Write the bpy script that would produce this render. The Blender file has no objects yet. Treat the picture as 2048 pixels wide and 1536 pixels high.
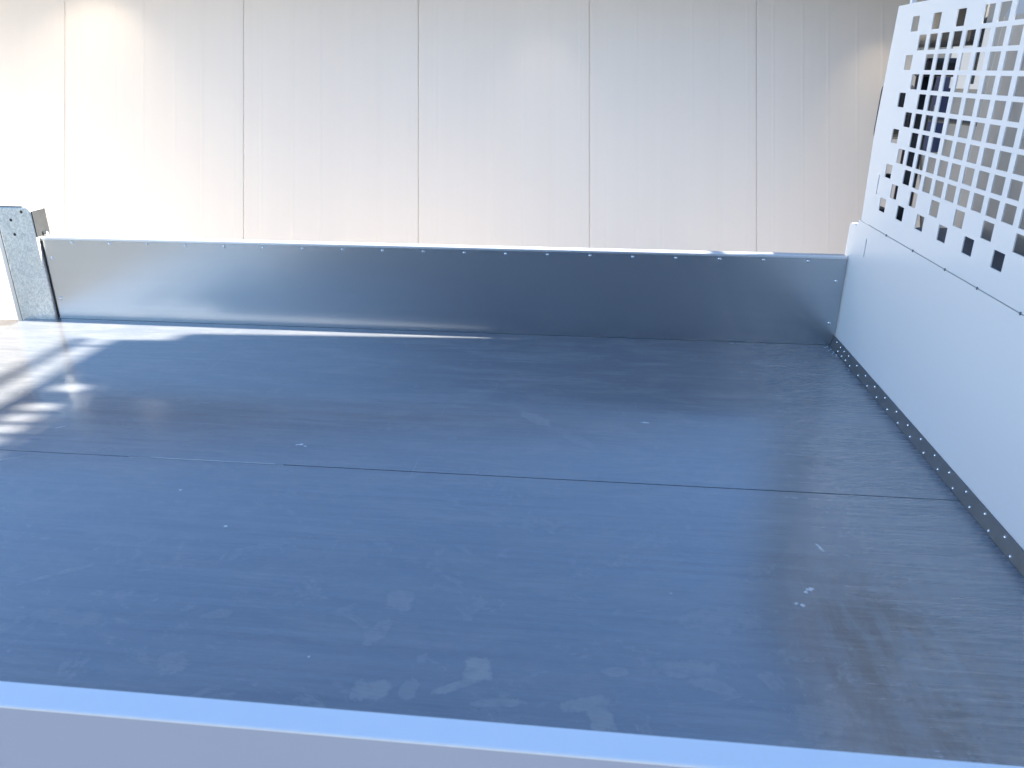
import bpy, bmesh, math, random
from mathutils import Vector, Matrix

random.seed(7)
scene = bpy.context.scene
C = scene.collection

# ------------------------------------------------------------------ camera
CAM_H = 1.0                                   # metres above the truck's load floor (z = 0)
GROUND_Z = -1.15
YAW, PITCH, ROLL = math.radians(-5.929), math.radians(22.347), math.radians(0.099)
cf = Vector((math.sin(YAW)*math.cos(PITCH), math.cos(YAW)*math.cos(PITCH), -math.sin(PITCH)))
cr0 = Vector((math.cos(YAW), -math.sin(YAW), 0.0))
cu0 = cr0.cross(cf)
cr = cr0*math.cos(ROLL) + cu0*math.sin(ROLL)
cu = cu0*math.cos(ROLL) - cr0*math.sin(ROLL)
cam_d = bpy.data.cameras.new('camera')
cam = bpy.data.objects.new('camera', cam_d)
C.objects.link(cam)
cam.matrix_world = Matrix(((cr.x, cu.x, -cf.x, 0), (cr.y, cu.y, -cf.y, 0), (cr.z, cu.z, -cf.z, CAM_H), (0, 0, 0, 1)))
cam_d.sensor_width = 36.0
cam_d.lens = 27.054
cam_d.clip_start = 0.02
cam_d.clip_end = 2000.0
cam_d.dof.use_dof = True
cam_d.dof.focus_distance = 2.6
cam_d.dof.aperture_fstop = 9.0
scene.camera = cam

# ------------------------------------------------------------------ world, sun, exposure
SUN = Vector((2.385, 0.143, 1.0)).normalized()     # towards the sun
SUN_EL = math.asin(SUN.z)
SUN_AZ = math.atan2(SUN.x, SUN.y)                  # clockwise from +Y
world = bpy.data.worlds.new('World')
scene.world = world
world.use_nodes = True
wn = world.node_tree
bg = wn.nodes['Background']
sky = wn.nodes.new('ShaderNodeTexSky')
sky.sky_type = 'NISHITA'
sky.sun_disc = False
sky.sun_elevation = SUN_EL
sky.sun_rotation = SUN_AZ
sky.altitude = 300.0
sky.air_density = 1.0
sky.dust_density = 0.2
sky.ozone_density = 3.5
wn.links.new(sky.outputs[0], bg.inputs[0])
bg.inputs[1].default_value = 0.05
sd = bpy.data.lights.new('sun', 'SUN')
sd.energy = 5.0
sd.angle = math.radians(0.75)
sd.color = (1.0, 0.93, 0.82)
sun = bpy.data.objects.new('sun', sd)
C.objects.link(sun)
sun.rotation_euler = SUN.to_track_quat('Z', 'Y').to_euler()
sun.location = (20, 1, 10)
vs = scene.view_settings
vs.view_transform = 'Standard'
vs.look = 'None'
vs.exposure = 3.08
vs.gamma = 1.0
vs.use_curve_mapping = False
scene.render.engine = 'CYCLES'
scene.cycles.use_denoising = True
scene.cycles.max_bounces = 10
scene.cycles.glossy_bounces = 6
scene.cycles.sample_clamp_indirect = 8.0


# ------------------------------------------------------------------ node helpers
class NT:
    def __init__(self, name):
        self.m = bpy.data.materials.new(name)
        self.m.use_nodes = True
        self.t = self.m.node_tree
        self.b = self.t.nodes['Principled BSDF']
        self.out = self.t.nodes['Material Output']

    def n(self, typ, **kw):
        nd = self.t.nodes.new('ShaderNode' + typ)
        for k, v in kw.items():
            setattr(nd, k, v)
        return nd

    def l(self, a, b):
        self.t.links.new(a, b)

    def inp(self, sock, v):
        if hasattr(v, 'is_output'):
            self.l(v, sock)
        else:
            sock.default_value = v

    def math(self, op, a, b=0.0, c=None, clamp=False):
        nd = self.n('Math', operation=op, use_clamp=clamp)
        self.inp(nd.inputs[0], a)
        self.inp(nd.inputs[1], b)
        if c is not None:
            self.inp(nd.inputs[2], c)
        return nd.outputs[0]

    def pos(self, scale=(1, 1, 1), rot=(0, 0, 0), loc=(0, 0, 0)):
        g = self.n('TexCoord')
        mp = self.n('Mapping')
        mp.inputs['Scale'].default_value = scale
        mp.inputs['Rotation'].default_value = rot
        mp.inputs['Location'].default_value = loc
        self.l(g.outputs['Object'], mp.inputs[0])
        return mp.outputs[0]

    def noise(self, vec, scale, detail=4.0, rough=0.55, dist=0.0):
        nd = self.n('TexNoise')
        self.l(vec, nd.inputs['Vector'])
        nd.inputs['Scale'].default_value = scale
        nd.inputs['Detail'].default_value = detail
        nd.inputs['Roughness'].default_value = rough
        nd.inputs['Distortion'].default_value = dist
        return nd.outputs[0]

    def ramp(self, v, a, b, lo=0.0, hi=1.0, smooth=True):
        nd = self.n('MapRange', interpolation_type='SMOOTHSTEP' if smooth else 'LINEAR')
        self.inp(nd.inputs[0], v)
        for i, q in enumerate((a, b, lo, hi)):
            self.inp(nd.inputs[1+i], q)
        return nd.outputs[0]

    def mix(self, fac, a, b, blend='MIX'):
        nd = self.n('Mix', data_type='RGBA', blend_type=blend)
        self.inp(nd.inputs[0], fac)
        for s, v in ((nd.inputs[6], a), (nd.inputs[7], b)):
            if hasattr(v, 'is_output'):
                self.l(v, s)
            else:
                s.default_value = (*v, 1.0) if len(v) == 3 else v
        return nd.outputs[2]

    def bump(self, height, strength=0.2, dist=0.01, normal=None):
        nd = self.n('Bump')
        nd.inputs['Strength'].default_value = strength
        nd.inputs['Distance'].default_value = dist
        self.l(height, nd.inputs['Height'])
        if normal is not None:
            self.l(normal, nd.inputs['Normal'])
        return nd.outputs[0]


def principled(name, col, rough=0.5, metal=0.0, coat=0.0, spec=0.5, var=0.06, scale=6.0, bump=0.0, bscale=80.0, bdist=0.002):
    t = NT(name)
    p = t.pos()
    nz = t.noise(p, scale, 2.0)
    lo = tuple(c*(1-var) for c in col)
    hi = tuple(min(1.0, c*(1+var)) for c in col)
    t.l(t.mix(nz, lo, hi), t.b.inputs['Base Color'])
    t.b.inputs['Roughness'].default_value = rough
    t.b.inputs['Metallic'].default_value = metal
    t.b.inputs['Coat Weight'].default_value = coat
    t.b.inputs['Coat Roughness'].default_value = 0.06
    t.b.inputs['Specular IOR Level'].default_value = spec
    if bump > 0:
        t.l(t.bump(t.noise(p, bscale, 3.0), bump, bdist), t.b.inputs['Normal'])
    return t.m


# ------------------------------------------------------------------ materials
def spot_mask(t, sep, wob, X, Y, rx, ry, rot=0.0, soft=0.35, p=2.0):
    c, s = math.cos(rot), math.sin(rot)
    dx = t.math('SUBTRACT', sep.outputs[0], X)
    dy = t.math('SUBTRACT', sep.outputs[1], Y)
    a = t.math('ADD', t.math('MULTIPLY', dx, c/rx), t.math('MULTIPLY', dy, s/rx))
    b = t.math('ADD', t.math('MULTIPLY', dx, -s/ry), t.math('MULTIPLY', dy, c/ry))
    a = t.math('POWER', t.math('ABSOLUTE', a), p)
    b = t.math('POWER', t.math('ABSOLUTE', b), p)
    d = t.math('POWER', t.math('ADD', a, b), 1.0/p)
    d = t.math('ADD', d, wob)
    return t.ramp(d, 1.0, 1.0-soft, 0.0, 1.0)


def floor_material():
    t = NT('load_floor_sheet_metal')
    g = t.n('TexCoord')
    sep = t.n('SeparateXYZ')
    t.l(g.outputs['Object'], sep.inputs[0])
    brushed = t.noise(t.pos(scale=(0.9, 70, 1)), 1.0, 8.0, 0.68)
    fine = t.noise(t.pos(scale=(4, 420, 1)), 1.0, 3.0, 0.6)
    cloud = t.noise(t.pos(), 2.2, 6.0, 0.62, 0.3)
    smear = t.noise(t.pos(scale=(2.2, 9, 1)), 1.3, 7.0, 0.66, 0.5)
    mottle = t.noise(t.pos(), 34.0, 5.0, 0.6)
    dirtn = t.noise(t.pos(scale=(1, 1.5, 1)), 9.0, 8.0, 0.7, 0.6)
    # bare metal
    base = t.mix(t.ramp(brushed, 0.3, 0.7), (0.25, 0.268, 0.295), (0.305, 0.323, 0.35))
    base = t.mix(t.math('MULTIPLY', t.ramp(fine, 0.35, 0.75), 0.22), base, (0.40, 0.42, 0.45))
    # worn, dirtier part towards the headboard
    worn = t.ramp(t.math('ADD', sep.outputs[0], t.math('MULTIPLY', t.math('SUBTRACT', dirtn, 0.5), 0.55)), 0.34, 0.72)
    dcol = t.noise(t.pos(scale=(14, 3.5, 1)), 1.6, 9.0, 0.72, 0.4)
    band = t.math('MULTIPLY', t.ramp(sep.outputs[0], 0.36, 0.54), t.ramp(sep.outputs[0], 0.86, 0.62))
    worn_near = t.math('MULTIPLY', band, t.ramp(sep.outputs[1], 1.62, 1.25))
    base = t.mix(t.math('MULTIPLY', worn_near, t.ramp(dcol, 0.36, 0.62, 0.10, 0.95)), base, (0.21, 0.195, 0.185))
    lite = t.math('MULTIPLY', worn, t.ramp(t.noise(t.pos(scale=(3, 60, 1)), 1.4, 8.0, 0.7), 0.35, 0.72))
    base = t.mix(t.math('MULTIPLY', lite, 0.5), base, (0.50, 0.50, 0.505))
    # short dark scratches in the worn part
    scr = t.noise(t.pos(scale=(26, 150, 1), rot=(0, 0, 0.05)), 1.0, 2.0, 0.5)
    scr = t.math('MULTIPLY', t.ramp(scr, 0.70, 0.76), t.math('MULTIPLY', worn, 0.55))
    base = t.mix(scr, base, (0.10, 0.10, 0.11))
    sc2 = t.noise(t.pos(scale=(3, 110, 1), rot=(0, 0, -0.22)), 1.0, 2.0, 0.5)
    sc3 = t.noise(t.pos(scale=(90, 2.5, 1), rot=(0, 0, 0.35)), 1.0, 2.0, 0.5)
    sm = t.math('MAXIMUM', t.ramp(sc2, 0.72, 0.77), t.ramp(sc3, 0.73, 0.78))
    base = t.mix(t.math('MULTIPLY', sm, 0.30), base, (0.50, 0.51, 0.53))
    t.l(base, t.b.inputs['Base Color'])
    t.b.inputs['Metallic'].default_value = 0.48
    # boot prints and dust
    wobn = t.noise(t.pos(), 30.0, 7.0, 0.68)
    wob = t.math('MULTIPLY', t.math('SUBTRACT', wobn, 0.5), 1.7)
    prints = [(-0.172, 1.072, 0.028, 0.034, 0.1, 4.0, 1.0), (-0.205, 1.028, 0.05, 0.012, 0.5, 2.0, 0.8),
              (-0.348, 1.003, 0.040, 0.030, 0.0, 4.0, 0.75), (-0.285, 1.010, 0.020, 0.032, -0.2, 2.0, 0.5),
              (-0.120, 0.998, 0.060, 0.012, 0.12, 2.0, 0.6), (0.020, 1.010, 0.050, 0.016, 0.35, 3.0, 0.7),
              (0.048, 0.978, 0.024, 0.040, 0.3, 3.0, 0.8), (-0.357, 1.248, 0.034, 0.040, 0.0, 3.0, 0.55),
              (-0.378, 1.150, 0.026, 0.046, -0.3, 2.0, 0.5), (-0.725, 1.030, 0.036, 0.038, -0.5, 2.0, 0.5),
              (0.200, 1.112, 0.070, 0.026, 0.15, 2.0, 0.55), (0.245, 1.075, 0.050, 0.020, -0.3, 2.0, 0.5),
              (0.073, 1.092, 0.032, 0.014, 0.0, 2.0, 0.5), (-0.705, 1.166, 0.04, 0.016, 0.3, 2.0, 0.35),
              (-0.150, 2.150, 0.085, 0.030, -0.75, 2.0, 0.45), (-0.03, 2.03, 0.11, 0.028, -0.8, 2.0, 0.22),
              (0.280, 1.255, 0.10, 0.05, 0.2, 2.0, 0.35), (0.60, 1.14, 0.08, 0.05, 0.4, 2.0, 0.4),
              (-1.10, 1.26, 0.085, 0.010, 0.62, 2.0, 0.5), (-0.93, 1.62, 0.10, 0.03, 0.1, 2.0, 0.15),
              (0.10, 1.46, 0.16, 0.05, -0.1, 2.0, 0.14), (-0.55, 1.38, 0.12, 0.05, 0.3, 2.0, 0.15),
              (0.42, 1.02, 0.07, 0.05, 0.5, 2.0, 0.45), (-1.0, 1.13, 0.10, 0.03, -0.1, 2.0, 0.3),
              (-1.58, 1.73, 0.05, 0.006, 0.45, 2.0, 0.8), (-1.565, 1.935, 0.02, 0.006, 0.6, 2.0, 0.9)]
    dust = None
    for X, Y, rx, ry, rot, p, k in prints:
        m = t.math('MULTIPLY', spot_mask(t, sep, wob, X, Y, rx, ry, rot, 0.4, p), k)
        dust = m if dust is None else t.math('MAXIMUM', dust, m)
    tread = t.n('TexWave', wave_type='BANDS', bands_direction='Y')
    t.l(t.pos(scale=(1, 1, 1), rot=(0, 0, 0.12)), tread.inputs['Vector'])
    tread.inputs['Scale'].default_value = 34.0
    tread.inputs['Distortion'].default_value = 2.5
    tread.inputs['Detail Scale'].default_value = 2.0
    dust = t.math('MULTIPLY', dust, t.ramp(tread.outputs[1], 0.1, 0.6, 0.86, 1.0))
    dust = t.math('MULTIPLY', dust, t.ramp(mottle, 0.28, 0.55, 0.45, 1.0))
    near = t.ramp(sep.outputs[1], 1.55, 0.95, 0.15, 1.0)
    film = t.math('MULTIPLY', t.ramp(smear, 0.40, 0.78), 0.20)
    film2 = t.math('MULTIPLY', t.math('MULTIPLY', t.ramp(dirtn, 0.55, 0.72), near), 0.22)
    film = t.math('MAXIMUM', film, film2)
    patch = t.noise(t.pos(scale=(1, 1.3, 1), loc=(3.1, 1.7, 0)), 6.5, 9.0, 0.72, 0.8)
    film3 = t.math('MULTIPLY', t.math('MULTIPLY', t.ramp(patch, 0.54, 0.62), t.ramp(mottle, 0.3, 0.6)), t.math('MULTIPLY', t.ramp(sep.outputs[1], 1.9, 0.9, 0.35, 1.0), 0.24))
    film = t.math('MAXIMUM', film, film3)
    grain = t.noise(t.pos(scale=(40, 160, 1)), 1.0, 4.0, 0.7)
    film = t.math('ADD', film, t.math('MULTIPLY', t.ramp(grain, 0.5, 0.75), 0.07))
    dust = t.math('MAXIMUM', t.math('MULTIPLY', dust, 0.62), film, clamp=True)
    # small white flecks
    flecks = [(0.480, 1.373, 0.010, 0.007, 0.4), (0.470, 1.362, 0.006, 0.005, 0), (0.452, 1.318, 0.007, 0.006, 0), (0.440, 1.322, 0.006, 0.005, 0),
              (0.540, 1.530, 0.004, 0.020, 0.3), (-0.808, 1.900, 0.012, 0.006, 0.2), (-0.79, 1.892, 0.005, 0.004, 0),
              (0.184, 2.156, 0.014, 0.006, 0), (-1.02, 1.62, 0.006, 0.005, 0), (-0.83, 1.47, 0.007, 0.005, 0.2)]
    fl = None
    wob2 = t.math('MULTIPLY', t.math('SUBTRACT', t.noise(t.pos(), 140.0, 3.0, 0.6), 0.5), 2.6)
    for X, Y, rx, ry, rot in flecks:
        m = spot_mask(t, sep, wob2, X, Y, rx, ry, rot, 0.6)
        fl = m if fl is None else t.math('MAXIMUM', fl, m)
    vor = t.n('TexVoronoi')
    t.l(t.pos(), vor.inputs['Vector'])
    vor.inputs['Scale'].default_value = 7.0
    tiny = t.math('MULTIPLY', t.ramp(vor.outputs['Distance'], 0.028, 0.012), t.ramp(cloud, 0.5, 0.62, 0, 0.55))
    fl = t.math('MAXIMUM', t.math('MULTIPLY', fl, 0.75), tiny)
    # roughness and relief
    rg = t.math('ADD', t.ramp(brushed, 0.25, 0.75, 0.15, 0.22), t.math('MULTIPLY', t.math('SUBTRACT', cloud, 0.5), 0.06))
    rg = t.math('ADD', rg, t.math('MULTIPLY', worn, 0.09))
    t.l(rg, t.b.inputs['Roughness'])
    t.b.inputs['Anisotropic'].default_value = 0.0
    nb = t.bump(t.noise(t.pos(scale=(1, 1.6, 1)), 1.5, 1.0, 0.4), 0.35, 0.006)
    nb = t.bump(brushed, 0.05, 0.002, nb)
    nb = t.bump(fine, 0.03, 0.0008, nb)
    t.l(nb, t.b.inputs['Normal'])
    d = t.n('BsdfPrincipled')
    d.inputs['Base Color'].default_value = (0.46, 0.45, 0.43, 1)
    d.inputs['Roughness'].default_value = 0.85
    w = t.n('BsdfPrincipled')
    w.inputs['Base Color'].default_value = (0.85, 0.85, 0.83, 1)
    w.inputs['Roughness'].default_value = 0.5
    ms = t.n('MixShader')
    t.l(dust, ms.inputs[0])
    t.l(t.b.outputs[0], ms.inputs[1])
    t.l(d.outputs[0], ms.inputs[2])
    ms2 = t.n('MixShader')
    t.l(fl, ms2.inputs[0])
    t.l(ms.outputs[0], ms2.inputs[1])
    t.l(w.outputs[0], ms2.inputs[2])
    t.l(ms2.outputs[0], t.out.inputs['Surface'])
    return t.m


def lining_material():
    t = NT('side_lining_sheet_metal')
    brushed = t.noise(t.pos(scale=(0.8, 1, 60)), 1.0, 7.0, 0.65)
    cloud = t.noise(t.pos(scale=(1.0, 1, 1.6)), 3.0, 5.0, 0.6)
    base = t.mix(t.ramp(brushed, 0.3, 0.7), (0.49, 0.52, 0.55), (0.52, 0.55, 0.58))
    base = t.mix(t.math('MULTIPLY', cloud, 0.25), base, (0.60, 0.625, 0.65))
    stain = t.noise(t.pos(scale=(3, 1, 1.2)), 2.0, 5.0, 0.6)
    base = t.mix(t.math('MULTIPLY', stain, 0.22), base, (0.40, 0.43, 0.46))
    t.l(base, t.b.inputs['Base Color'])
    t.b.inputs['Metallic'].default_value = 0.92
    t.b.inputs['Roughness'].default_value = 0.27
    nb = t.bump(t.noise(t.pos(scale=(1, 1, 1.5)), 1.6, 0.0, 0.4), 0.25, 0.004)
    t.l(t.bump(brushed, 0.03, 0.001, nb), t.b.inputs['Normal'])
    return t.m


def galvanised_material():
    t = NT('galvanised_steel')
    v = t.n('TexVoronoi', feature='F1')
    t.l(t.pos(scale=(1, 1, 0.8)), v.inputs['Vector'])
    v.inputs['Scale'].default_value = 190.0
    bw = t.n('RGBToBW')
    t.l(v.outputs['Color'], bw.inputs[0])
    nz = t.noise(t.pos(scale=(1, 1, 0.7)), 70.0, 5.0, 0.7)
    c = t.mix(t.ramp(bw.outputs[0], 0.2, 0.8), (0.58, 0.595, 0.59), (0.74, 0.75, 0.74))
    c = t.mix(t.math('MULTIPLY', t.ramp(nz, 0.5, 0.68), 0.35), c, (0.40, 0.41, 0.41))
    t.l(c, t.b.inputs['Base Color'])
    t.b.inputs['Metallic'].default_value = 0.85
    t.l(t.ramp(nz, 0.3, 0.7, 0.42, 0.62), t.b.inputs['Roughness'])
    t.l(t.bump(nz, 0.2, 0.002), t.b.inputs['Normal'])
    return t.m


def wall_material():
    t = NT('coated_wall_panel')
    streak = t.noise(t.pos(scale=(9, 1, 0.12)), 1.0, 5.0, 0.6)
    cl = t.noise(t.pos(), 0.7, 4.0)
    c = t.mix(t.ramp(streak, 0.3, 0.7), (0.735, 0.665, 0.585), (0.745, 0.677, 0.597))
    c = t.mix(t.math('MULTIPLY', t.ramp(cl, 0.4, 0.7), 0.25), c, (0.735, 0.655, 0.58))
    t.l(c, t.b.inputs['Base Color'])
    t.b.inputs['Roughness'].default_value = 0.42
    return t.m


def ground_material():
    t = NT('concrete_yard')
    a = t.noise(t.pos(), 0.6, 6.0, 0.6)
    b = t.noise(t.pos(), 30.0, 6.0, 0.7)
    c = t.mix(t.ramp(a, 0.35, 0.65), (0.12, 0.117, 0.113), (0.16, 0.156, 0.15))
    c = t.mix(t.math('MULTIPLY', t.ramp(b, 0.5, 0.7), 0.35), c, (0.085, 0.083, 0.08))
    t.l(c, t.b.inputs['Base Color'])
    t.b.inputs['Roughness'].default_value = 0.9
    t.l(t.bump(b, 0.3, 0.01), t.b.inputs['Normal'])
    return t.m


M = {
    'floor': floor_material(), 'lining': lining_material(), 'galv': galvanised_material(), 'wall': wall_material(), 'ground': ground_material(),
    'white': principled('white_gloss_paint', (0.85, 0.835, 0.82), 0.30, 0.0, 0.25, 0.5, 0.012, 1.2),
    'board': principled('pale_anodised_aluminium', (0.74, 0.765, 0.80), 0.34, 0.75, 0.0, 0.5, 0.03, 5.0),
    'cap': principled('bright_aluminium_cap', (0.80, 0.81, 0.82), 0.35, 0.6, 0.0, 0.5, 0.03, 10.0),
    'rivet': principled('bright_rivet_metal', (0.80, 0.81, 0.82), 0.16, 1.0, 0.0, 0.5, 0.05, 50.0),
    'dark': principled('dark_steel_strip', (0.17, 0.175, 0.19), 0.42, 0.6, 0.0, 0.5, 0.25, 30.0),
    'black': principled('black_rubber', (0.014, 0.014, 0.016), 0.45, 0.0, 0.0, 0.5, 0.2, 10.0),
    'shade': principled('dark_gap_underlay', (0.02, 0.02, 0.022), 0.8),
    'seal': principled('pale_sealant', (0.52, 0.53, 0.54), 0.4, 0.0, 0.0, 0.5, 0.1, 40.0),
    'glass': principled('dark_window_glass', (0.02, 0.023, 0.027), 0.04, 0.0, 0.0, 0.6, 0.1, 2.0),
    'navy': principled('navy_container_paint', (0.02, 0.035, 0.10), 0.45, 0.0, 0.1, 0.5, 0.15, 4.0),
    'hall': principled('white_cladding', (0.78, 0.77, 0.74), 0.5, 0.0, 0.0, 0.5, 0.05, 1.0),
    'block': principled('grey_render', (0.34, 0.335, 0.32), 0.85, 0.0, 0.0, 0.3, 0.08, 2.0, 0.2, 60.0, 0.004),
    'cab': principled('grey_cab_paint', (0.30, 0.295, 0.28), 0.35, 0.0, 0.3, 0.5, 0.03, 2.0),
    'frame': principled('white_plastic', (0.82, 0.81, 0.78), 0.4, 0.0, 0.0, 0.5, 0.02, 2.0),
    'nearshade': principled('near_face_shade', (0.41, 0.455, 0.57), 0.5, 0.0, 0.0, 0.4, 0.03, 3.0),  # shaded tone of the near board's outer face put into the colour
    'nearcap': principled('pale_cap_paint', (0.84, 0.87, 0.90), 0.45, 0.0, 0.0, 0.5, 0.02, 5.0),
    'pave': principled('pale_concrete', (0.50, 0.485, 0.45), 0.9, 0.0, 0.0, 0.3, 0.1, 3.0, 0.2, 60.0, 0.004),
    'timber': principled('blue_grey_timber', (0.095, 0.135, 0.20), 0.8, 0.0, 0.0, 0.3, 0.3, 4.0),
    'bounce_wall': principled('grey_white_render', (0.33, 0.325, 0.31), 0.8, 0.0, 0.0, 0.3, 0.05, 2.0),
    'box': principled('dark_blue_grey_steel', (0.06, 0.065, 0.08), 0.5, 0.0, 0.0, 0.5, 0.15, 6.0),
    'postshade': principled('post_side_shade', (0.022, 0.024, 0.026), 0.9, 0.0, 0.0, 0.1, 0.2, 40.0),  # dark tone that keeps the post's sunlit side dim
    'roof': principled('dark_roof_sheet', (0.06, 0.06, 0.065), 0.6, 0.0, 0.0, 0.5, 0.15, 3.0),
    'metal': principled('grey_steel', (0.35, 0.36, 0.37), 0.4, 0.8, 0.0, 0.5, 0.1, 12.0),
}
lens_t = NT('lamp_lens')
lens_t.b.inputs['Emission Color'].default_value = (1.0, 0.93, 0.82, 1)
lens_t.b.inputs['Emission Strength'].default_value = 1.0
M['lens'] = lens_t.m


# ------------------------------------------------------------------ mesh helpers
def link(name, me, mat, parent=None, smooth=False):
    o = bpy.data.objects.new(name, me)
    C.objects.link(o)
    if mat is not None and not me.materials:
        me.materials.append(mat)
    if smooth:
        for p in me.polygons:
            p.use_smooth = True
    if parent is not None:
        o.parent = parent
        o.matrix_parent_inverse = pmat(parent).inverted()
    return o


def pmat(o):
    if o.parent is None:
        return o.matrix_basis.copy()
    return pmat(o.parent) @ o.matrix_parent_inverse @ o.matrix_basis


def from_bm(name, bm, mat, parent=None, smooth=False):
    bmesh.ops.recalc_face_normals(bm, faces=bm.faces)
    me = bpy.data.meshes.new(name)
    bm.to_mesh(me)
    bm.free()
    return link(name, me, mat, parent, smooth)


def bm_box(bm, x0, x1, y0, y1, z0, z1, bevel=0.0, seg=2):
    r = bmesh.ops.create_cube(bm, size=1.0)
    vs_ = r['verts']
    for v in vs_:
        v.co = Vector((x0+(v.co.x+.5)*(x1-x0), y0+(v.co.y+.5)*(y1-y0), z0+(v.co.z+.5)*(z1-z0)))
    if bevel > 0:
        es = list({e for v in vs_ for e in v.link_edges})
        bmesh.ops.bevel(bm, geom=es, offset=bevel, segments=seg, affect='EDGES', profile=0.5)
    return bm


def box(name, x0, x1, y0, y1, z0, z1, mat, parent=None, bevel=0.0, seg=2):
    bm = bmesh.new()
    bm_box(bm, x0, x1, y0, y1, z0, z1, bevel, seg)
    return from_bm(name, bm, mat, parent)


def prism(name, pts, axis, a0, a1, mat, parent=None, smooth=False):
    """closed outline pts (2-D) extruded along axis ('X': pts=(y,z); 'Y': pts=(x,z); 'Z': pts=(x,y))"""
    bm = bmesh.new()

    def mk(p, a):
        return {'X': (a, p[0], p[1]), 'Y': (p[0], a, p[1]), 'Z': (p[0], p[1], a)}[axis]
    A = [bm.verts.new(mk(p, a0)) for p in pts]
    B = [bm.verts.new(mk(p, a1)) for p in pts]
    n = len(pts)
    for i in range(n):
        bm.faces.new((A[i], A[(i+1) % n], B[(i+1) % n], B[i]))
    bm.faces.new(A)
    bm.faces.new(list(reversed(B)))
    return from_bm(name, bm, mat, parent, smooth)


def round_corner(cx, cz, r, a0, a1, n=6):
    return [(cx+r*math.cos(math.radians(a0+(a1-a0)*i/n)), cz+r*math.sin(math.radians(a0+(a1-a0)*i/n))) for i in range(n+1)]


def tube(name, p0, p1, r, mat, parent=None, n=16):
    bm = bmesh.new()
    p0, p1 = Vector(p0), Vector(p1)
    d = p1-p0
    bmesh.ops.create_cone(bm, cap_ends=True, segments=n, radius1=r, radius2=r, depth=d.length)
    q = Vector((0, 0, 1)).rotation_difference(d.normalized()).to_matrix().to_4x4()
    bmesh.ops.transform(bm, matrix=Matrix.Translation((p0+p1)/2) @ q, verts=bm.verts)
    o = from_bm(name, bm, mat, parent)
    for p in o.data.polygons:
        p.use_smooth = len(p.vertices) == 4
    return o


def perforated_sheet(name, plane_x, thick, y0, y1, z0, z1, holes, mat, parent, edge=None):
    """sheet in the YZ plane with real rectangular openings; edge(z) may move the far rim"""
    ys = sorted({round(v, 5) for h in holes for v in (h[0], h[1])} | {y0, y1})
    zs = sorted({round(v, 5) for h in holes for v in (h[2], h[3])} | {z0, z1})
    bm = bmesh.new()
    grid = {}

    def V(i, j, b):
        k = (i, j, b)
        if k not in grid:
            y = ys[i]
            if i == len(ys)-1 and edge:
                y = edge(zs[j])
            grid[k] = bm.verts.new((plane_x + (thick if b else 0.0), y, zs[j]))
        return grid[k]
    solid = {}
    for i in range(len(ys)-1):
        ym = (ys[i]+ys[i+1])/2
        for j in range(len(zs)-1):
            zm = (zs[j]+zs[j+1])/2
            solid[i, j] = not any(h[0] < ym < h[1] and h[2] < zm < h[3] for h in holes)
    for (i, j), s in solid.items():
        if not s:
            continue
        for b in (0, 1):
            bm.faces.new((V(i, j, b), V(i+1, j, b), V(i+1, j+1, b), V(i, j+1, b)))
        for di, dj, (a, c) in ((-1, 0, ((i, j), (i, j+1))), (1, 0, ((i+1, j), (i+1, j+1))), (0, -1, ((i, j), (i+1, j))), (0, 1, ((i, j+1), (i+1, j+1)))):
            if not solid.get((i+di, j+dj), False):
                bm.faces.new((V(*a, 0), V(*c, 0), V(*c, 1), V(*a, 1)))
    return from_bm(name, bm, mat, parent)


def tag(o, label, cat, group=None, kind=None):
    if label:
        o['label'] = label
    if cat:
        o['category'] = cat
    if group:
        o['group'] = group
    if kind:
        o['kind'] = kind
    return o


def empty(name, loc):
    o = bpy.data.objects.new(name, None)
    o.empty_display_size = 0.1
    o.location = loc
    C.objects.link(o)
    return o


def dome_mesh(name, r, h, axis):
    bm = bmesh.new()
    bmesh.ops.create_uvsphere(bm, u_segments=10, v_segments=6, radius=1.0)
    dead = [v for v in bm.verts if v.co.z < -0.01]
    bmesh.ops.delete(bm, geom=dead, context='VERTS')
    for v in bm.verts:
        v.co = Vector((v.co.x*r, v.co.y*r, v.co.z*h))
    q = Vector((0, 0, 1)).rotation_difference(Vector(axis).normalized()).to_matrix().to_4x4()
    bmesh.ops.transform(bm, matrix=q, verts=bm.verts)
    me = bpy.data.meshes.new(name)
    bm.to_mesh(me)
    bm.free()
    for p in me.polygons:
        p.use_smooth = True
    return me


def put(name, me, loc, mat, parent):
    o = bpy.data.objects.new(name, me)
    C.objects.link(o)
    if not me.materials:
        me.materials.append(mat)
    o.location = loc
    o.parent = parent
    o.matrix_parent_inverse = pmat(parent).inverted()
    return o


# ------------------------------------------------------------------ ground
bm = bmesh.new()
bmesh.ops.create_grid(bm, x_segments=2, y_segments=2, size=900.0)
ground = from_bm('ground', bm, M['ground'])
ground.location = (0, 0, GROUND_Z)
tag(ground, None, None, None, 'structure')

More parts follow.
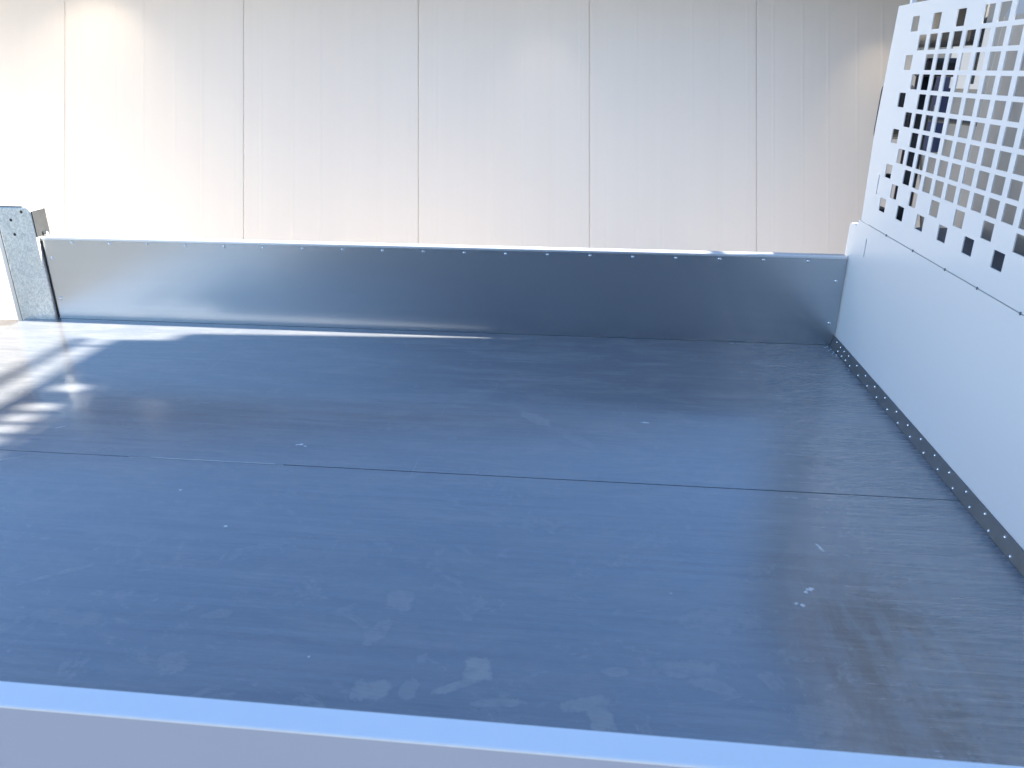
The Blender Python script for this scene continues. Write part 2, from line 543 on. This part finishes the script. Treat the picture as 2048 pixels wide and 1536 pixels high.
# ------------------------------------------------------------------ background wall of coated panels
WALL_D = 7.0
wa = math.radians(2.85)
w_s = (cr*math.cos(wa) + cf*math.sin(wa)).normalized()     # along the wall
w_t = cu                                                   # up the wall (it leans out, square to its seams)
w_n = w_s.cross(w_t).normalized()                          # towards the yard
w_o = Vector((0, 0, CAM_H)) + cf*WALL_D
PW, P0 = 1.5561, -3.9591
T_TOP = 3.80
t_bot = (GROUND_Z - w_o.z)/w_t.z - 0.02
wall_m = Matrix(((w_s.x, -w_n.x, w_t.x, w_o.x), (w_s.y, -w_n.y, w_t.y, w_o.y), (w_s.z, -w_n.z, w_t.z, w_o.z), (0, 0, 0, 1)))
wall = empty('panel_wall', (0, 0, 0))
wall.matrix_world = wall_m
tag(wall, 'pale wall of tall white ribbed panels behind the truck bed', 'wall')


def panel_mesh():
    """one panel, local x = width, y = depth behind the face, z up; shallow ribs, chamfered joint edges"""
    prof = [(0.0012, 0.05), (0.0012, 0.006), (0.009, 0.0)]
    nr = 6
    for i in range(nr):
        c = PW*(i+0.62)/nr + (0.012 if i % 2 else -0.006)
        prof += [(c-0.016, 0.0), (c-0.010, -0.0010), (c+0.010, -0.0010), (c+0.016, 0.0)]
    prof += [(PW-0.009, 0.0), (PW-0.0012, 0.006), (PW-0.0012, 0.05)]
    bm = bmesh.new()
    A = [bm.verts.new((p[0], p[1], t_bot)) for p in prof]
    B = [bm.verts.new((p[0], p[1], T_TOP)) for p in prof]
    n = len(prof)
    for i in range(n):
        bm.faces.new((A[i], A[(i+1) % n], B[(i+1) % n], B[i]))
    bm.faces.new(A)
    bm.faces.new(list(reversed(B)))
    bmesh.ops.recalc_face_normals(bm, faces=bm.faces)
    me = bpy.data.meshes.new('panel')
    bm.to_mesh(me)
    bm.free()
    me.materials.append(M['wall'])
    return me


pm = panel_mesh()
for k in range(-4, 5):
    o = bpy.data.objects.new('panel', pm)
    C.objects.link(o)
    o.location = (P0 + k*PW, 0, 0)
    o.parent = wall
bm = bmesh.new()
bm_box(bm, P0-4*PW, P0+5*PW, 0.052, 0.12, t_bot, T_TOP-0.01)
o = from_bm('backing', bm, M['roof'])
o.parent = wall

# pale concrete pavement along the foot of the wall
wd = Vector((w_s.x, w_s.y, 0)).normalized()
wn_ = Vector((wd.y, -wd.x, 0))
foot = wall_m @ Vector((0, 0, t_bot))
bm = bmesh.new()
bm_box(bm, -14.0, P0+5*PW, -1.5, 0.3, -0.10, 0.09, 0.01)
bmesh.ops.transform(bm, matrix=Matrix(((wd.x, -wn_.x, 0, foot.x), (wd.y, -wn_.y, 0, foot.y), (0, 0, 1, GROUND_Z), (0, 0, 0, 1))), verts=bm.verts)
pv = from_bm('pavement', bm, M['pave'])
tag(pv, None, None, None, 'structure')

# unseen eaves added to shade the top of the wall
SHADE_DEPTH = 1.0
bm = bmesh.new()
bm_box(bm, P0-4*PW-0.1, P0+5*PW+0.05, -SHADE_DEPTH, 0.14, T_TOP+0.004, T_TOP+0.05, 0.004)
shade_eave = from_bm('shade_eave', bm, M['roof'])
shade_eave.parent = wall
bm = bmesh.new()
bm_box(bm, P0-4*PW-0.1, P0+5*PW+0.05, -SHADE_DEPTH-0.10, -SHADE_DEPTH-0.004, T_TOP-0.01, T_TOP+0.09, 0.012)
o = from_bm('gutter', bm, M['metal'])
o.parent = wall

# lamps under the added eaves
LAMP_K = 0.12
LAMPS = [(-3.70, 30.0, 0.56, 96, 'brightest lamp under the added eaves at the left of the wall'),
         (0.28, 8.0, 0.58, 62, 'faint lamp under the added eaves above the middle of the wall'),
         (3.45, 26.0, 0.60, 64, 'lamp under the added eaves beside the end of the wall')]
for s, power, off, cone, label in LAMPS:
    base = wall_m @ Vector((s, -off, T_TOP+0.003))
    L = empty('eave_lamp', base)
    tag(L, label, 'lamp', 'lamps under the added eaves')
    d = -w_t
    aim = (wall_m @ Vector((s, 0.0, 2.3)) - base).normalized()
    tube('housing', base, base + d*0.07, 0.06, M['metal'], L, 20)
    tube('lens', base + d*0.0705, base + d*0.075, 0.05, M['lens'], L, 20)
    ld = bpy.data.lights.new('lamp_light', 'SPOT')
    ld.energy = power*LAMP_K
    ld.spot_size = math.radians(cone)
    ld.spot_blend = 1.0
    ld.color = (1.0, 0.84, 0.64)
    ld.shadow_soft_size = 0.05
    lo = bpy.data.objects.new('lamp_light', ld)
    C.objects.link(lo)
    lo.location = base + d*0.09
    lo.rotation_euler = (-aim).to_track_quat('Z', 'Y').to_euler()

# unseen fill lights added behind the truck to brighten the wall from below
FILL_K = 0.055
FILLS = [(-4.7, 2.1, 600.0, 'strongest unseen fill light, added behind the rear of the truck bed'),
          (-0.8, 2.1, 170.0, 'unseen fill light added behind the middle of the truck bed'),
          (2.5, 2.1, 130.0, 'unseen fill light added behind the truck headboard')]
for s, out, power, label in FILLS:
    q = wall_m @ Vector((s, -out, 0))
    base = Vector((q.x, q.y, GROUND_Z))
    L = empty('fill_light', base)
    tag(L, label, 'fill_light', 'fill lights added behind the truck')
    head = base + Vector((0, 0, 0.32))
    aim = (wall_m @ Vector((s, 0.0, 1.2)) - head).normalized()
    side = aim.cross(Vector((0, 0, 1))).normalized()
    for sg in (-1, 1):
        tube('leg', base + side*0.15*sg + Vector((0, 0, 0.012)), head + side*0.15*sg, 0.012, M['metal'], L, 8)
    tube('foot', base - side*0.18 + Vector((0, 0, 0.012)), base + side*0.18 + Vector((0, 0, 0.012)), 0.012, M['metal'], L, 8)
    tube('housing', head - aim*0.07, head + aim*0.03, 0.13, M['black'], L, 24)
    tube('lens', head + aim*0.031, head + aim*0.036, 0.115, M['lens'], L, 24)
    ld = bpy.data.lights.new('fill_spot', 'SPOT')
    ld.energy = power*FILL_K
    ld.spot_size = math.radians(150)
    ld.spot_blend = 1.0
    ld.color = (1.0, 0.80, 0.58) if s < -2 else (1.0, 0.72, 0.45)
    ld.shadow_soft_size = 0.10
    lo = bpy.data.objects.new('fill_spot', ld)
    C.objects.link(lo)
    lo.location = head + aim*0.06
    lo.rotation_euler = (-aim).to_track_quat('Z', 'Y').to_euler()

# ------------------------------------------------------------------ the truck
XR, XF = -2.405, 0.955            # rear end of floor, face of the headboard
YN, YF = 0.621, 2.950             # inner faces of the near and far side boards
truck = empty('truck', ((XR+XF)/2, 1.78, GROUND_Z))
tag(truck, 'flatbed truck with metal load floor, side boards and perforated white headboard', 'truck')

# load floor: two sheets with a joint between them
JY = 1.7775
sheet_far = box('floor_sheet', XR, XF-0.002, JY+0.0018, YF-0.001, -0.004, 0.0, M['floor'], truck)
sheet_near = box('floor_sheet', XR, XF-0.002, YN+0.001, JY-0.0018, -0.004, 0.0, M['floor'], truck)
box('subfloor', XR+0.01, XF, YN, YF, -0.03, -0.005, M['shade'], truck)
box('joint_sealant', -1.19, -0.835, JY-0.0017, JY+0.0017, -0.0035, 0.0012, M['seal'], truck)
box('joint_filler', XR+0.01, -1.255, JY-0.0010, JY+0.0016, -0.0045, -0.0012, M['metal'], truck)
box('joint_filler', -1.255, -1.19, JY-0.0017, JY+0.0017, -0.004, -0.0001, M['metal'], truck)
box('joint_filler', -0.835, -0.81, JY-0.0017, JY+0.0017, -0.004, -0.0001, M['metal'], truck)
for y in (1.35, 2.2):
    box('chassis_rail', XR+0.1, 3.4, y-0.04, y+0.04, -0.28, -0.10, M['black'], truck, 0.006)
for x in (-2.1, -1.4, -0.7, 0.0, 0.7):
    box('cross_beam', x-0.03, x+0.03, YN, YF, -0.10, -0.031, M['black'], truck, 0.004)

# far side board
HB = 0.345
prof = [(YF+0.003, -0.10), (YF+0.003, HB-0.004), (YF+0.033, HB-0.004)]
for zz in (0.26, 0.17, 0.08):
    prof += [(YF+0.033, zz+0.012), (YF+0.027, zz+0.006), (YF+0.027, zz-0.006), (YF+0.033, zz-0.012)]
prof += [(YF+0.033, -0.10)]
far_board = prism('side_board', prof, 'X', -2.262, 0.9545, M['board'], truck)
far_board['label'] = 'far side board lined with metal sheet'
lining = box('lining_sheet', -2.258, 0.9535, YF, YF+0.0025, 0.001, HB-0.006, M['lining'], far_board)
cap = prism('cap_rail', [(YF-0.004, HB-0.003)] + [(YF-0.004, HB+0.004), (YF-0.001, HB+0.007), (YF+0.034, HB+0.007), (YF+0.037, HB+0.004), (YF+0.037, HB-0.003)],
            'X', -2.262, 0.948, M['cap'], far_board)
riv = dome_mesh('rivet', 0.0068, 0.0048, (0, -1, 0))
x = -2.13
while x < 0.93:
    put('rivet', riv, (x, YF, HB-0.0155 + random.uniform(-.001, .001)), M['rivet'], far_board)
    x += 0.1635
for X, Z in ((0.925, 0.256), (0.925, 0.09), (-2.235, 0.262), (-2.235, 0.09)):
    put('rivet', riv, (X, YF, Z), M['rivet'], far_board)

# near side board: hollow profile with grooves on its outer face
prof = [(YN, -0.10), (YN, 0.3462), (YN-0.0335, 0.3462)]
for zz in (0.235, 0.12, 0.01):
    prof += [(YN-0.034, zz+0.010), (YN-0.029, zz+0.005), (YN-0.029, zz-0.005), (YN-0.034, zz-0.010)]
prof += [(YN-0.0335, -0.10)]
near_board = prism('side_board', prof, 'X', -2.30, 0.99, M['nearshade'], truck)
prism('cap_rail', [(YN+0.001, 0.3465), (YN+0.001, 0.3485), (YN-0.0005, 0.350), (YN-0.0325, 0.350), (YN-0.0340, 0.3485), (YN-0.0340, 0.3465)],
      'X', -2.30, 0.99, M['nearcap'], near_board)
near_board['label'] = 'near side board with bare painted top edge'
box('lining_sheet', -2.29, 0.945, YN+0.0005, YN+0.0025, 0.001, HB-0.012, M['lining'], near_board)

# rear corner post
pts = [(-2.424, -0.12), (-2.268, -0.12)] + round_corner(-2.268-0.022, 0.474-0.022, 0.022, 0, 90, 6) + round_corner(-2.424+0.008, 0.474-0.008, 0.008, 90, 180, 3)
post = prism('corner_post', pts, 'Y', 2.932, 3.012, M['galv'], truck)
bv = post.modifiers.new('bevel', 'BEVEL')
bv.width = 0.005
bv.segments = 2
bv.limit_method = 'ANGLE'
bv.angle_limit = math.radians(50)
box('post_flange', -2.456, -2.4305, 2.945, 3.0, -0.10, 0.44, M['board'], post, 0.003)
box('gap_strip', -2.4300, -2.4245, 2.938, 3.0, -0.10, 0.46, M['black'], post)  # black strips drawn for the dark gaps around the post
box('gap_strip', -2.2672, -2.2645, 2.9475, 2.960, 0.001, 0.335, M['black'], post)
box('post_lid', -2.424, -2.300, 2.9315, 3.012, 0.4765, 0.4785, M['galv'], post)
box('gap_strip', -2.423, -2.302, 2.9335, 3.010, 0.4742, 0.4763, M['black'], post)
box('side_shade', -2.2679, -2.2642, 2.9325, 3.0122, 0.353, 0.458, M['postshade'], post)  # dark sheet added to dim the sunlit side of the post
hole_me = dome_mesh('bolt_hole', 0.0065, 0.0025, (0, -1, 0))
for X, Z in ((-2.364, 0.421), (-2.362, 0.362), (-2.310, 0.455)):
    put('bolt_hole', hole_me, (X, 2.932, Z), M['black'], post)  # black domes stand in for the dark bolt holes
box('latch_pin', -2.262, -2.243, 2.965, 2.985, 0.353, 0.372, M['rivet'], post, 0.004)
box('rear_sill', XR-0.012, XR, YN, 2.944, -0.10, -0.0045, M['galv'], truck, 0.002)

# front corner post
pts = [(2.905, -0.12), (3.012, -0.12)] + round_corner(3.012-0.018, 0.468-0.018, 0.018, 0, 90, 5) + round_corner(2.905+0.006, 0.468-0.006, 0.006, 90, 180, 3)
fpost = prism('corner_post', pts, 'X', 0.9595, 1.02, M['white'], truck)
fpost['label'] = 'white front corner post with rounded top'

# headboard: lower sheet, perforated upper sheet, angle strip with rivets
HX = XF
ZS = 0.4955
head_frame = box('headboard', HX+0.0035, HX+0.030, 0.66, 2.872, 0.0, 0.030, M['white'], truck, 0.002)
head_frame['label'] = 'white headboard with square perforations'


def low_edge(z):
    return 2.946 if z < 0.40 else 2.946 - (z-0.40)*0.42


lower = perforated_sheet('lower_panel', HX, 0.003, YN+0.002, 2.946, 0.0, ZS-0.001,
                         [(2.790, 2.797, 0.385, 0.448), (0.70, 0.704, 0.385, 0.448), (2.80, 2.8001, 0.18, 0.1801)], M['white'], head_frame, low_edge)
holes = []
PIT, PZ = 0.0804, 0.0547
for row in range(11):
    for k in range(24):
        kk = min(k, 23-k)
        if row == 0:
            ok = kk in (0, 2, 4) or kk >= 6
        elif row in (1, 3, 5, 7):
            ok = kk >= 1
        elif row in (2, 4, 6, 8):
            ok = kk == 0 or kk >= 2
        elif row == 9:
            ok = k % 2 == 1 if k < 12 else k % 2 == 0
        else:
            ok = k % 2 == 0 if k < 12 else k % 2 == 1
        if ok:
            yc, zc = 2.7075 - PIT*k, 1.1262 - PZ*row
            holes.append((yc-0.0275, yc+0.0275, zc-0.0215, zc+0.0215))
upper = perforated_sheet('perforated_panel', HX+0.001, 0.003, 0.68, 2.888, ZS+0.001, 1.186,
                         holes + [(2.779, 2.786, 0.604, 0.667), (0.785, 0.789, 0.604, 0.667)], M['white'], head_frame,
                         lambda z: 2.905 - 0.02*abs(z-0.8)/0.3)
box('fold_flange', HX+0.004, HX+0.030, 2.872, 2.8755, ZS, 1.18, M['white'], head_frame)
box('fold_flange', HX+0.004, HX+0.030, 0.69, 0.6935, ZS, 1.18, M['white'], head_frame)
box('fold_flange', HX+0.004, HX+0.030, 0.70, 2.868, 1.1815, 1.185, M['white'], head_frame)
box('slot_backing', HX+0.0045, HX+0.035, 2.745, 2.812, 0.035, 0.56, M['black'], head_frame, 0.002)  # dark backing put in so the slots look dark inside
box('slot_backing', HX+0.0045, HX+0.035, 2.768, 2.795, 0.60, 0.672, M['black'], head_frame, 0.002)
box('slot_backing', HX+0.0045, HX+0.035, 0.69, 0.79, 0.035, 0.56, M['dark'], head_frame, 0.002)
box('seam_backing', HX+0.0042, HX+0.006, 0.80, 2.74, ZS-0.015, ZS+0.015, M['dark'], head_frame)
tube('top_rail', (HX+0.015, 0.66, 1.248), (HX+0.015, 2.89, 1.248), 0.014, M['white'], head_frame, 20)
for y in (0.80, 1.45, 2.10, 2.80):
    box('rail_bracket', HX+0.008, HX+0.022, y-0.010, y+0.010, 1.1855, 1.236, M['white'], head_frame, 0.002)
seam_bolt = dome_mesh('seam_bolt', 0.0045, 0.003, (-1, 0, 0))
for y in (2.62, 2.39, 2.158, 1.965, 1.752, 1.53, 1.30, 1.08, 0.87):
    put('seam_bolt', seam_bolt, (HX+0.0005, y, ZS), M['dark'], head_frame)
# angle strip in the corner between floor and headboard
strip = prism('angle_strip', [(HX-0.0005, 0.0385), (HX-0.0025, 0.038), (HX-0.0145, 0.0025), (HX-0.0145, 0.0003), (HX-0.0005, 0.0003)],
              'Y', YN+0.003, 2.947, M['dark'], truck)
sr = dome_mesh('rivet', 0.0042, 0.0030, (-1, 0, 0.33))
y = 2.90
i = 0
while y > 0.66:
    for zz, dy in ((0.0285, 0.0), (0.0095, -0.045)):
        fx = HX-0.0025-0.012*(0.038-zz)/0.0355
        put('rivet', sr, (fx, y+dy+random.uniform(-.004, .004), zz+random.uniform(-.0015, .0015)), M['rivet'], strip)
    y -= 0.098 if y < 2.8 else 0.05
    i += 1
fr = dome_mesh('floor_rivet', 0.004, 0.0022, (0, 0, 1))
for X, Y in ((0.928, 2.935), (0.915, 2.92), (0.932, 2.90), (0.921, 2.885), (0.934, 2.868), (0.936, 2.84), (0.925, 2.85)):
    put('rivet', fr, (X, Y, 0.0), M['rivet'], strip)

# cab in front of the headboard
CX = 1.305
pts = [(CX, -0.25), (CX, 0.55), (CX+0.02, 1.16)] + [(CX+0.06, 1.262), (CX+0.20, 1.30), (CX+1.10, 1.32), (CX+1.35, 1.24), (CX+1.80, 0.58), (CX+2.05, 0.40), (CX+2.10, -0.40),
        (CX+1.95, -0.45), (CX+1.85, -0.30), (CX+1.65, -0.22), (CX+1.45, -0.30), (CX+1.35, -0.48), (CX+0.1, -0.48)]
cab = prism('cab', pts, 'Y', 0.58, 2.995, M['cab'], truck)
bv = cab.modifiers.new('bevel', 'BEVEL')
bv.width = 0.035
bv.segments = 3
bv.limit_method = 'ANGLE'
bv.angle_limit = math.radians(60)
box('rear_window', CX-0.004, CX+0.03, 1.00, 2.20, 0.62, 1.04, M['glass'], cab, 0.003)
box('window_seal', CX-0.001, CX+0.031, 0.97, 2.23, 0.59, 1.07, M['black'], cab, 0.003)
prism('windscreen', [(CX+1.395, 1.16), (CX+1.79, 0.62), (CX+1.815, 0.635), (CX+1.42, 1.175)], 'Y', 0.72, 2.85, M['glass'], cab)
for y0, y1 in ((0.573, 0.582), (2.993, 3.002)):
    prism('door_window', [(CX+0.25, 0.58), (CX+1.60, 0.58), (CX+1.25, 1.08), (CX+0.25, 1.10)], 'Y', y0, y1, M['glass'], cab)
# air intake behind the cab, mirror beyond the headboard's edge
tube('air_intake', (HX+0.085, 2.765, -0.02), (HX+0.085, 2.765, 0.98), 0.030, M['black'], cab, 20)
box('intake_hood', HX+0.05, HX+0.16, 2.70, 2.80, 0.975, 1.03, M['black'], cab, 0.015, 3)
box('air_deflector', HX+0.052, HX+0.10, 2.45, 2.82, 1.06, 1.215, M['black'], cab, 0.01, 2)
tube('mirror_arm', (HX+0.60, 2.97, 0.80), (HX+0.42, 3.90, 0.80), 0.012, M['black'], cab, 10)
prism('mirror', round_corner(3.97, 0.895, 0.035, 0, 90, 4) + round_corner(3.905, 0.895, 0.035, 90, 180, 4) + round_corner(3.93, 0.76, 0.06, 180, 270, 4) + round_corner(3.97, 0.73, 0.04, 270, 360, 4),
      'X', HX+0.36, HX+0.46, M['black'], cab)
tb = box('tool_box', HX+0.20, CX-0.01, 0.72, 2.93, -0.20, 0.47, M['box'], cab, 0.012)
for y in (1.1, 1.8, 2.5):
    box('latch', HX+0.19, HX+0.1995, y-0.03, y+0.03, 0.30, 0.40, M['metal'], tb)
# wheels
def wheel(x, y0, y1):
    w = tube('wheel', (x, y0, GROUND_Z+0.34), (x, y1, GROUND_Z+0.34), 0.34, M['black'], truck, 32)
    tube('rim', (x, y0-0.004, GROUND_Z+0.34), (x, y1+0.004, GROUND_Z+0.34), 0.20, M['metal'], w, 24)


for x in (-1.3, CX+1.65):
    wheel(x, 0.66, 0.90)
    wheel(x, 2.66, 2.90)

# ------------------------------------------------------------------ block added to keep sun off the panel wall, seen through the perforations
sun_blocker = empty('sun_blocker', (0, 0, 0))
a_o = wall_m @ Vector((P0+5*PW+0.06, 0, 0))
a_x = Vector((-w_n.x, -w_n.y, 0)).normalized()          # into the building
a_y = Vector((0, 0, 1)).cross(a_x).normalized()         # towards -s
sun_blocker.matrix_world = Matrix(((a_x.x, -a_y.x, 0, a_o.x), (a_x.y, -a_y.y, 0, a_o.y), (0, 0, 1, GROUND_Z), (0, 0, 0, 1)))
AL, AH = 0.75, 7.4


def abox(name, x0, x1, y0, y1, z0, z1, mat, parent=sun_blocker, bevel=0.0):
    bm = bmesh.new()
    bm_box(bm, x0, x1, y0, y1, z0, z1, bevel)
    o = from_bm(name, bm, mat)
    o.parent = parent
    return o


abox('wall', -AL, 3.0, 0.0, 5.0, 0.0, AH, M['block'])
abox('plinth', -AL-0.02, 3.0, -0.02, 5.02, 0.0, 0.35, M['roof'])
abox('roof', -AL-0.15, 3.1, -0.15, 5.1, AH+0.002, AH+0.15, M['roof'], sun_blocker, 0.01)
zg = -GROUND_Z
cb = abox('cabinet', 0.56, 0.90, -0.09, -0.001, zg+0.30, zg+0.97, M['navy'], sun_blocker, 0.008)
abox('handle', 0.58, 0.60, -0.105, -0.091, zg+0.58, zg+0.70, M['metal'], cb)
vt = abox('vent', 0.42, 0.92, -0.03, -0.001, zg+1.38, zg+1.56, M['black'], sun_blocker, 0.004)
for i in range(3):
    abox('slat', 0.44, 0.90, -0.045, -0.031, zg+1.40+i*0.05, zg+1.43+i*0.05, M['black'], vt)
wf = abox('window', 0.12, 0.62, -0.03, -0.001, zg+0.84, zg+1.34, M['frame'], sun_blocker, 0.004)
abox('pane', 0.22, 0.27, -0.034, -0.031, zg+0.88, zg+1.30, M['glass'], wf)
tag(sun_blocker, 'grey block added to keep sun off the panel wall, seen through the headboard perforations', 'building')

# ------------------------------------------------------------------ added out of view: wall bouncing sun onto the bed, shed for dark reflections
bouncer = empty('bounce_wing', (-6.75, 4.8, GROUND_Z))
box('wall', -8.6, -6.75, 2.6, 6.7, GROUND_Z, 2.5, M['bounce_wall'], bouncer)
box('plinth', -8.6, -6.73, 2.58, 6.72, GROUND_Z, GROUND_Z+0.3, M['block'], bouncer)
box('roof', -8.8, -6.65, 2.4, 6.9, 2.503, 2.62, M['roof'], bouncer, 0.01)
wdw = box('window', -6.77, -6.72, 2.9, 3.6, 0.1, 1.1, M['frame'], bouncer, 0.005)
box('pane', -6.719, -6.715, 2.96, 3.54, 0.16, 1.04, M['glass'], wdw)
tag(bouncer, 'unseen pale grey building added to bounce sun onto the truck bed', 'building')

reflection_barn = empty('reflection_barn', (1.5, -9.0, GROUND_Z))
GX0, GX1, RX, EZ, RZ = -3.6, 9.0, 2.7, 3.6, 7.0
prism('wall', [(GX0, GROUND_Z), (GX1, GROUND_Z), (GX1, EZ), (RX, RZ), (GX0, EZ)], 'Y', -15.0, -7.0, M['timber'], reflection_barn)
x = GX0+0.02
while x < GX1-0.3:
    ztop = min(EZ + (x-GX0)*(RZ-EZ)/(RX-GX0), EZ + (GX1-x-0.28)*(RZ-EZ)/(GX1-RX)) - 0.05
    box('board', x, x+0.27, -6.998, -6.96, GROUND_Z+0.05, ztop, M['timber'], reflection_barn)
    x += 0.30
for sx, ex in ((GX0-0.4, RX), (GX1+0.4, RX)):
    ez = EZ - 0.4*(RZ-EZ)/(RX-GX0)
    prism('roof', [(sx, ez+0.02), (ex, RZ+0.02), (ex, RZ+0.17), (sx, ez+0.17)], 'Y', -15.3, -6.6, M['roof'], reflection_barn)
bd = box('door', 1.2, 4.2, -6.955, -6.90, GROUND_Z, GROUND_Z+3.2, M['timber'], reflection_barn, 0.01)
box('handle', 2.6, 2.66, -6.899, -6.86, GROUND_Z+1.0, GROUND_Z+1.3, M['metal'], bd)
tag(reflection_barn, 'unseen blue-grey timber shed added for its dark reflection in the truck bed', 'building')
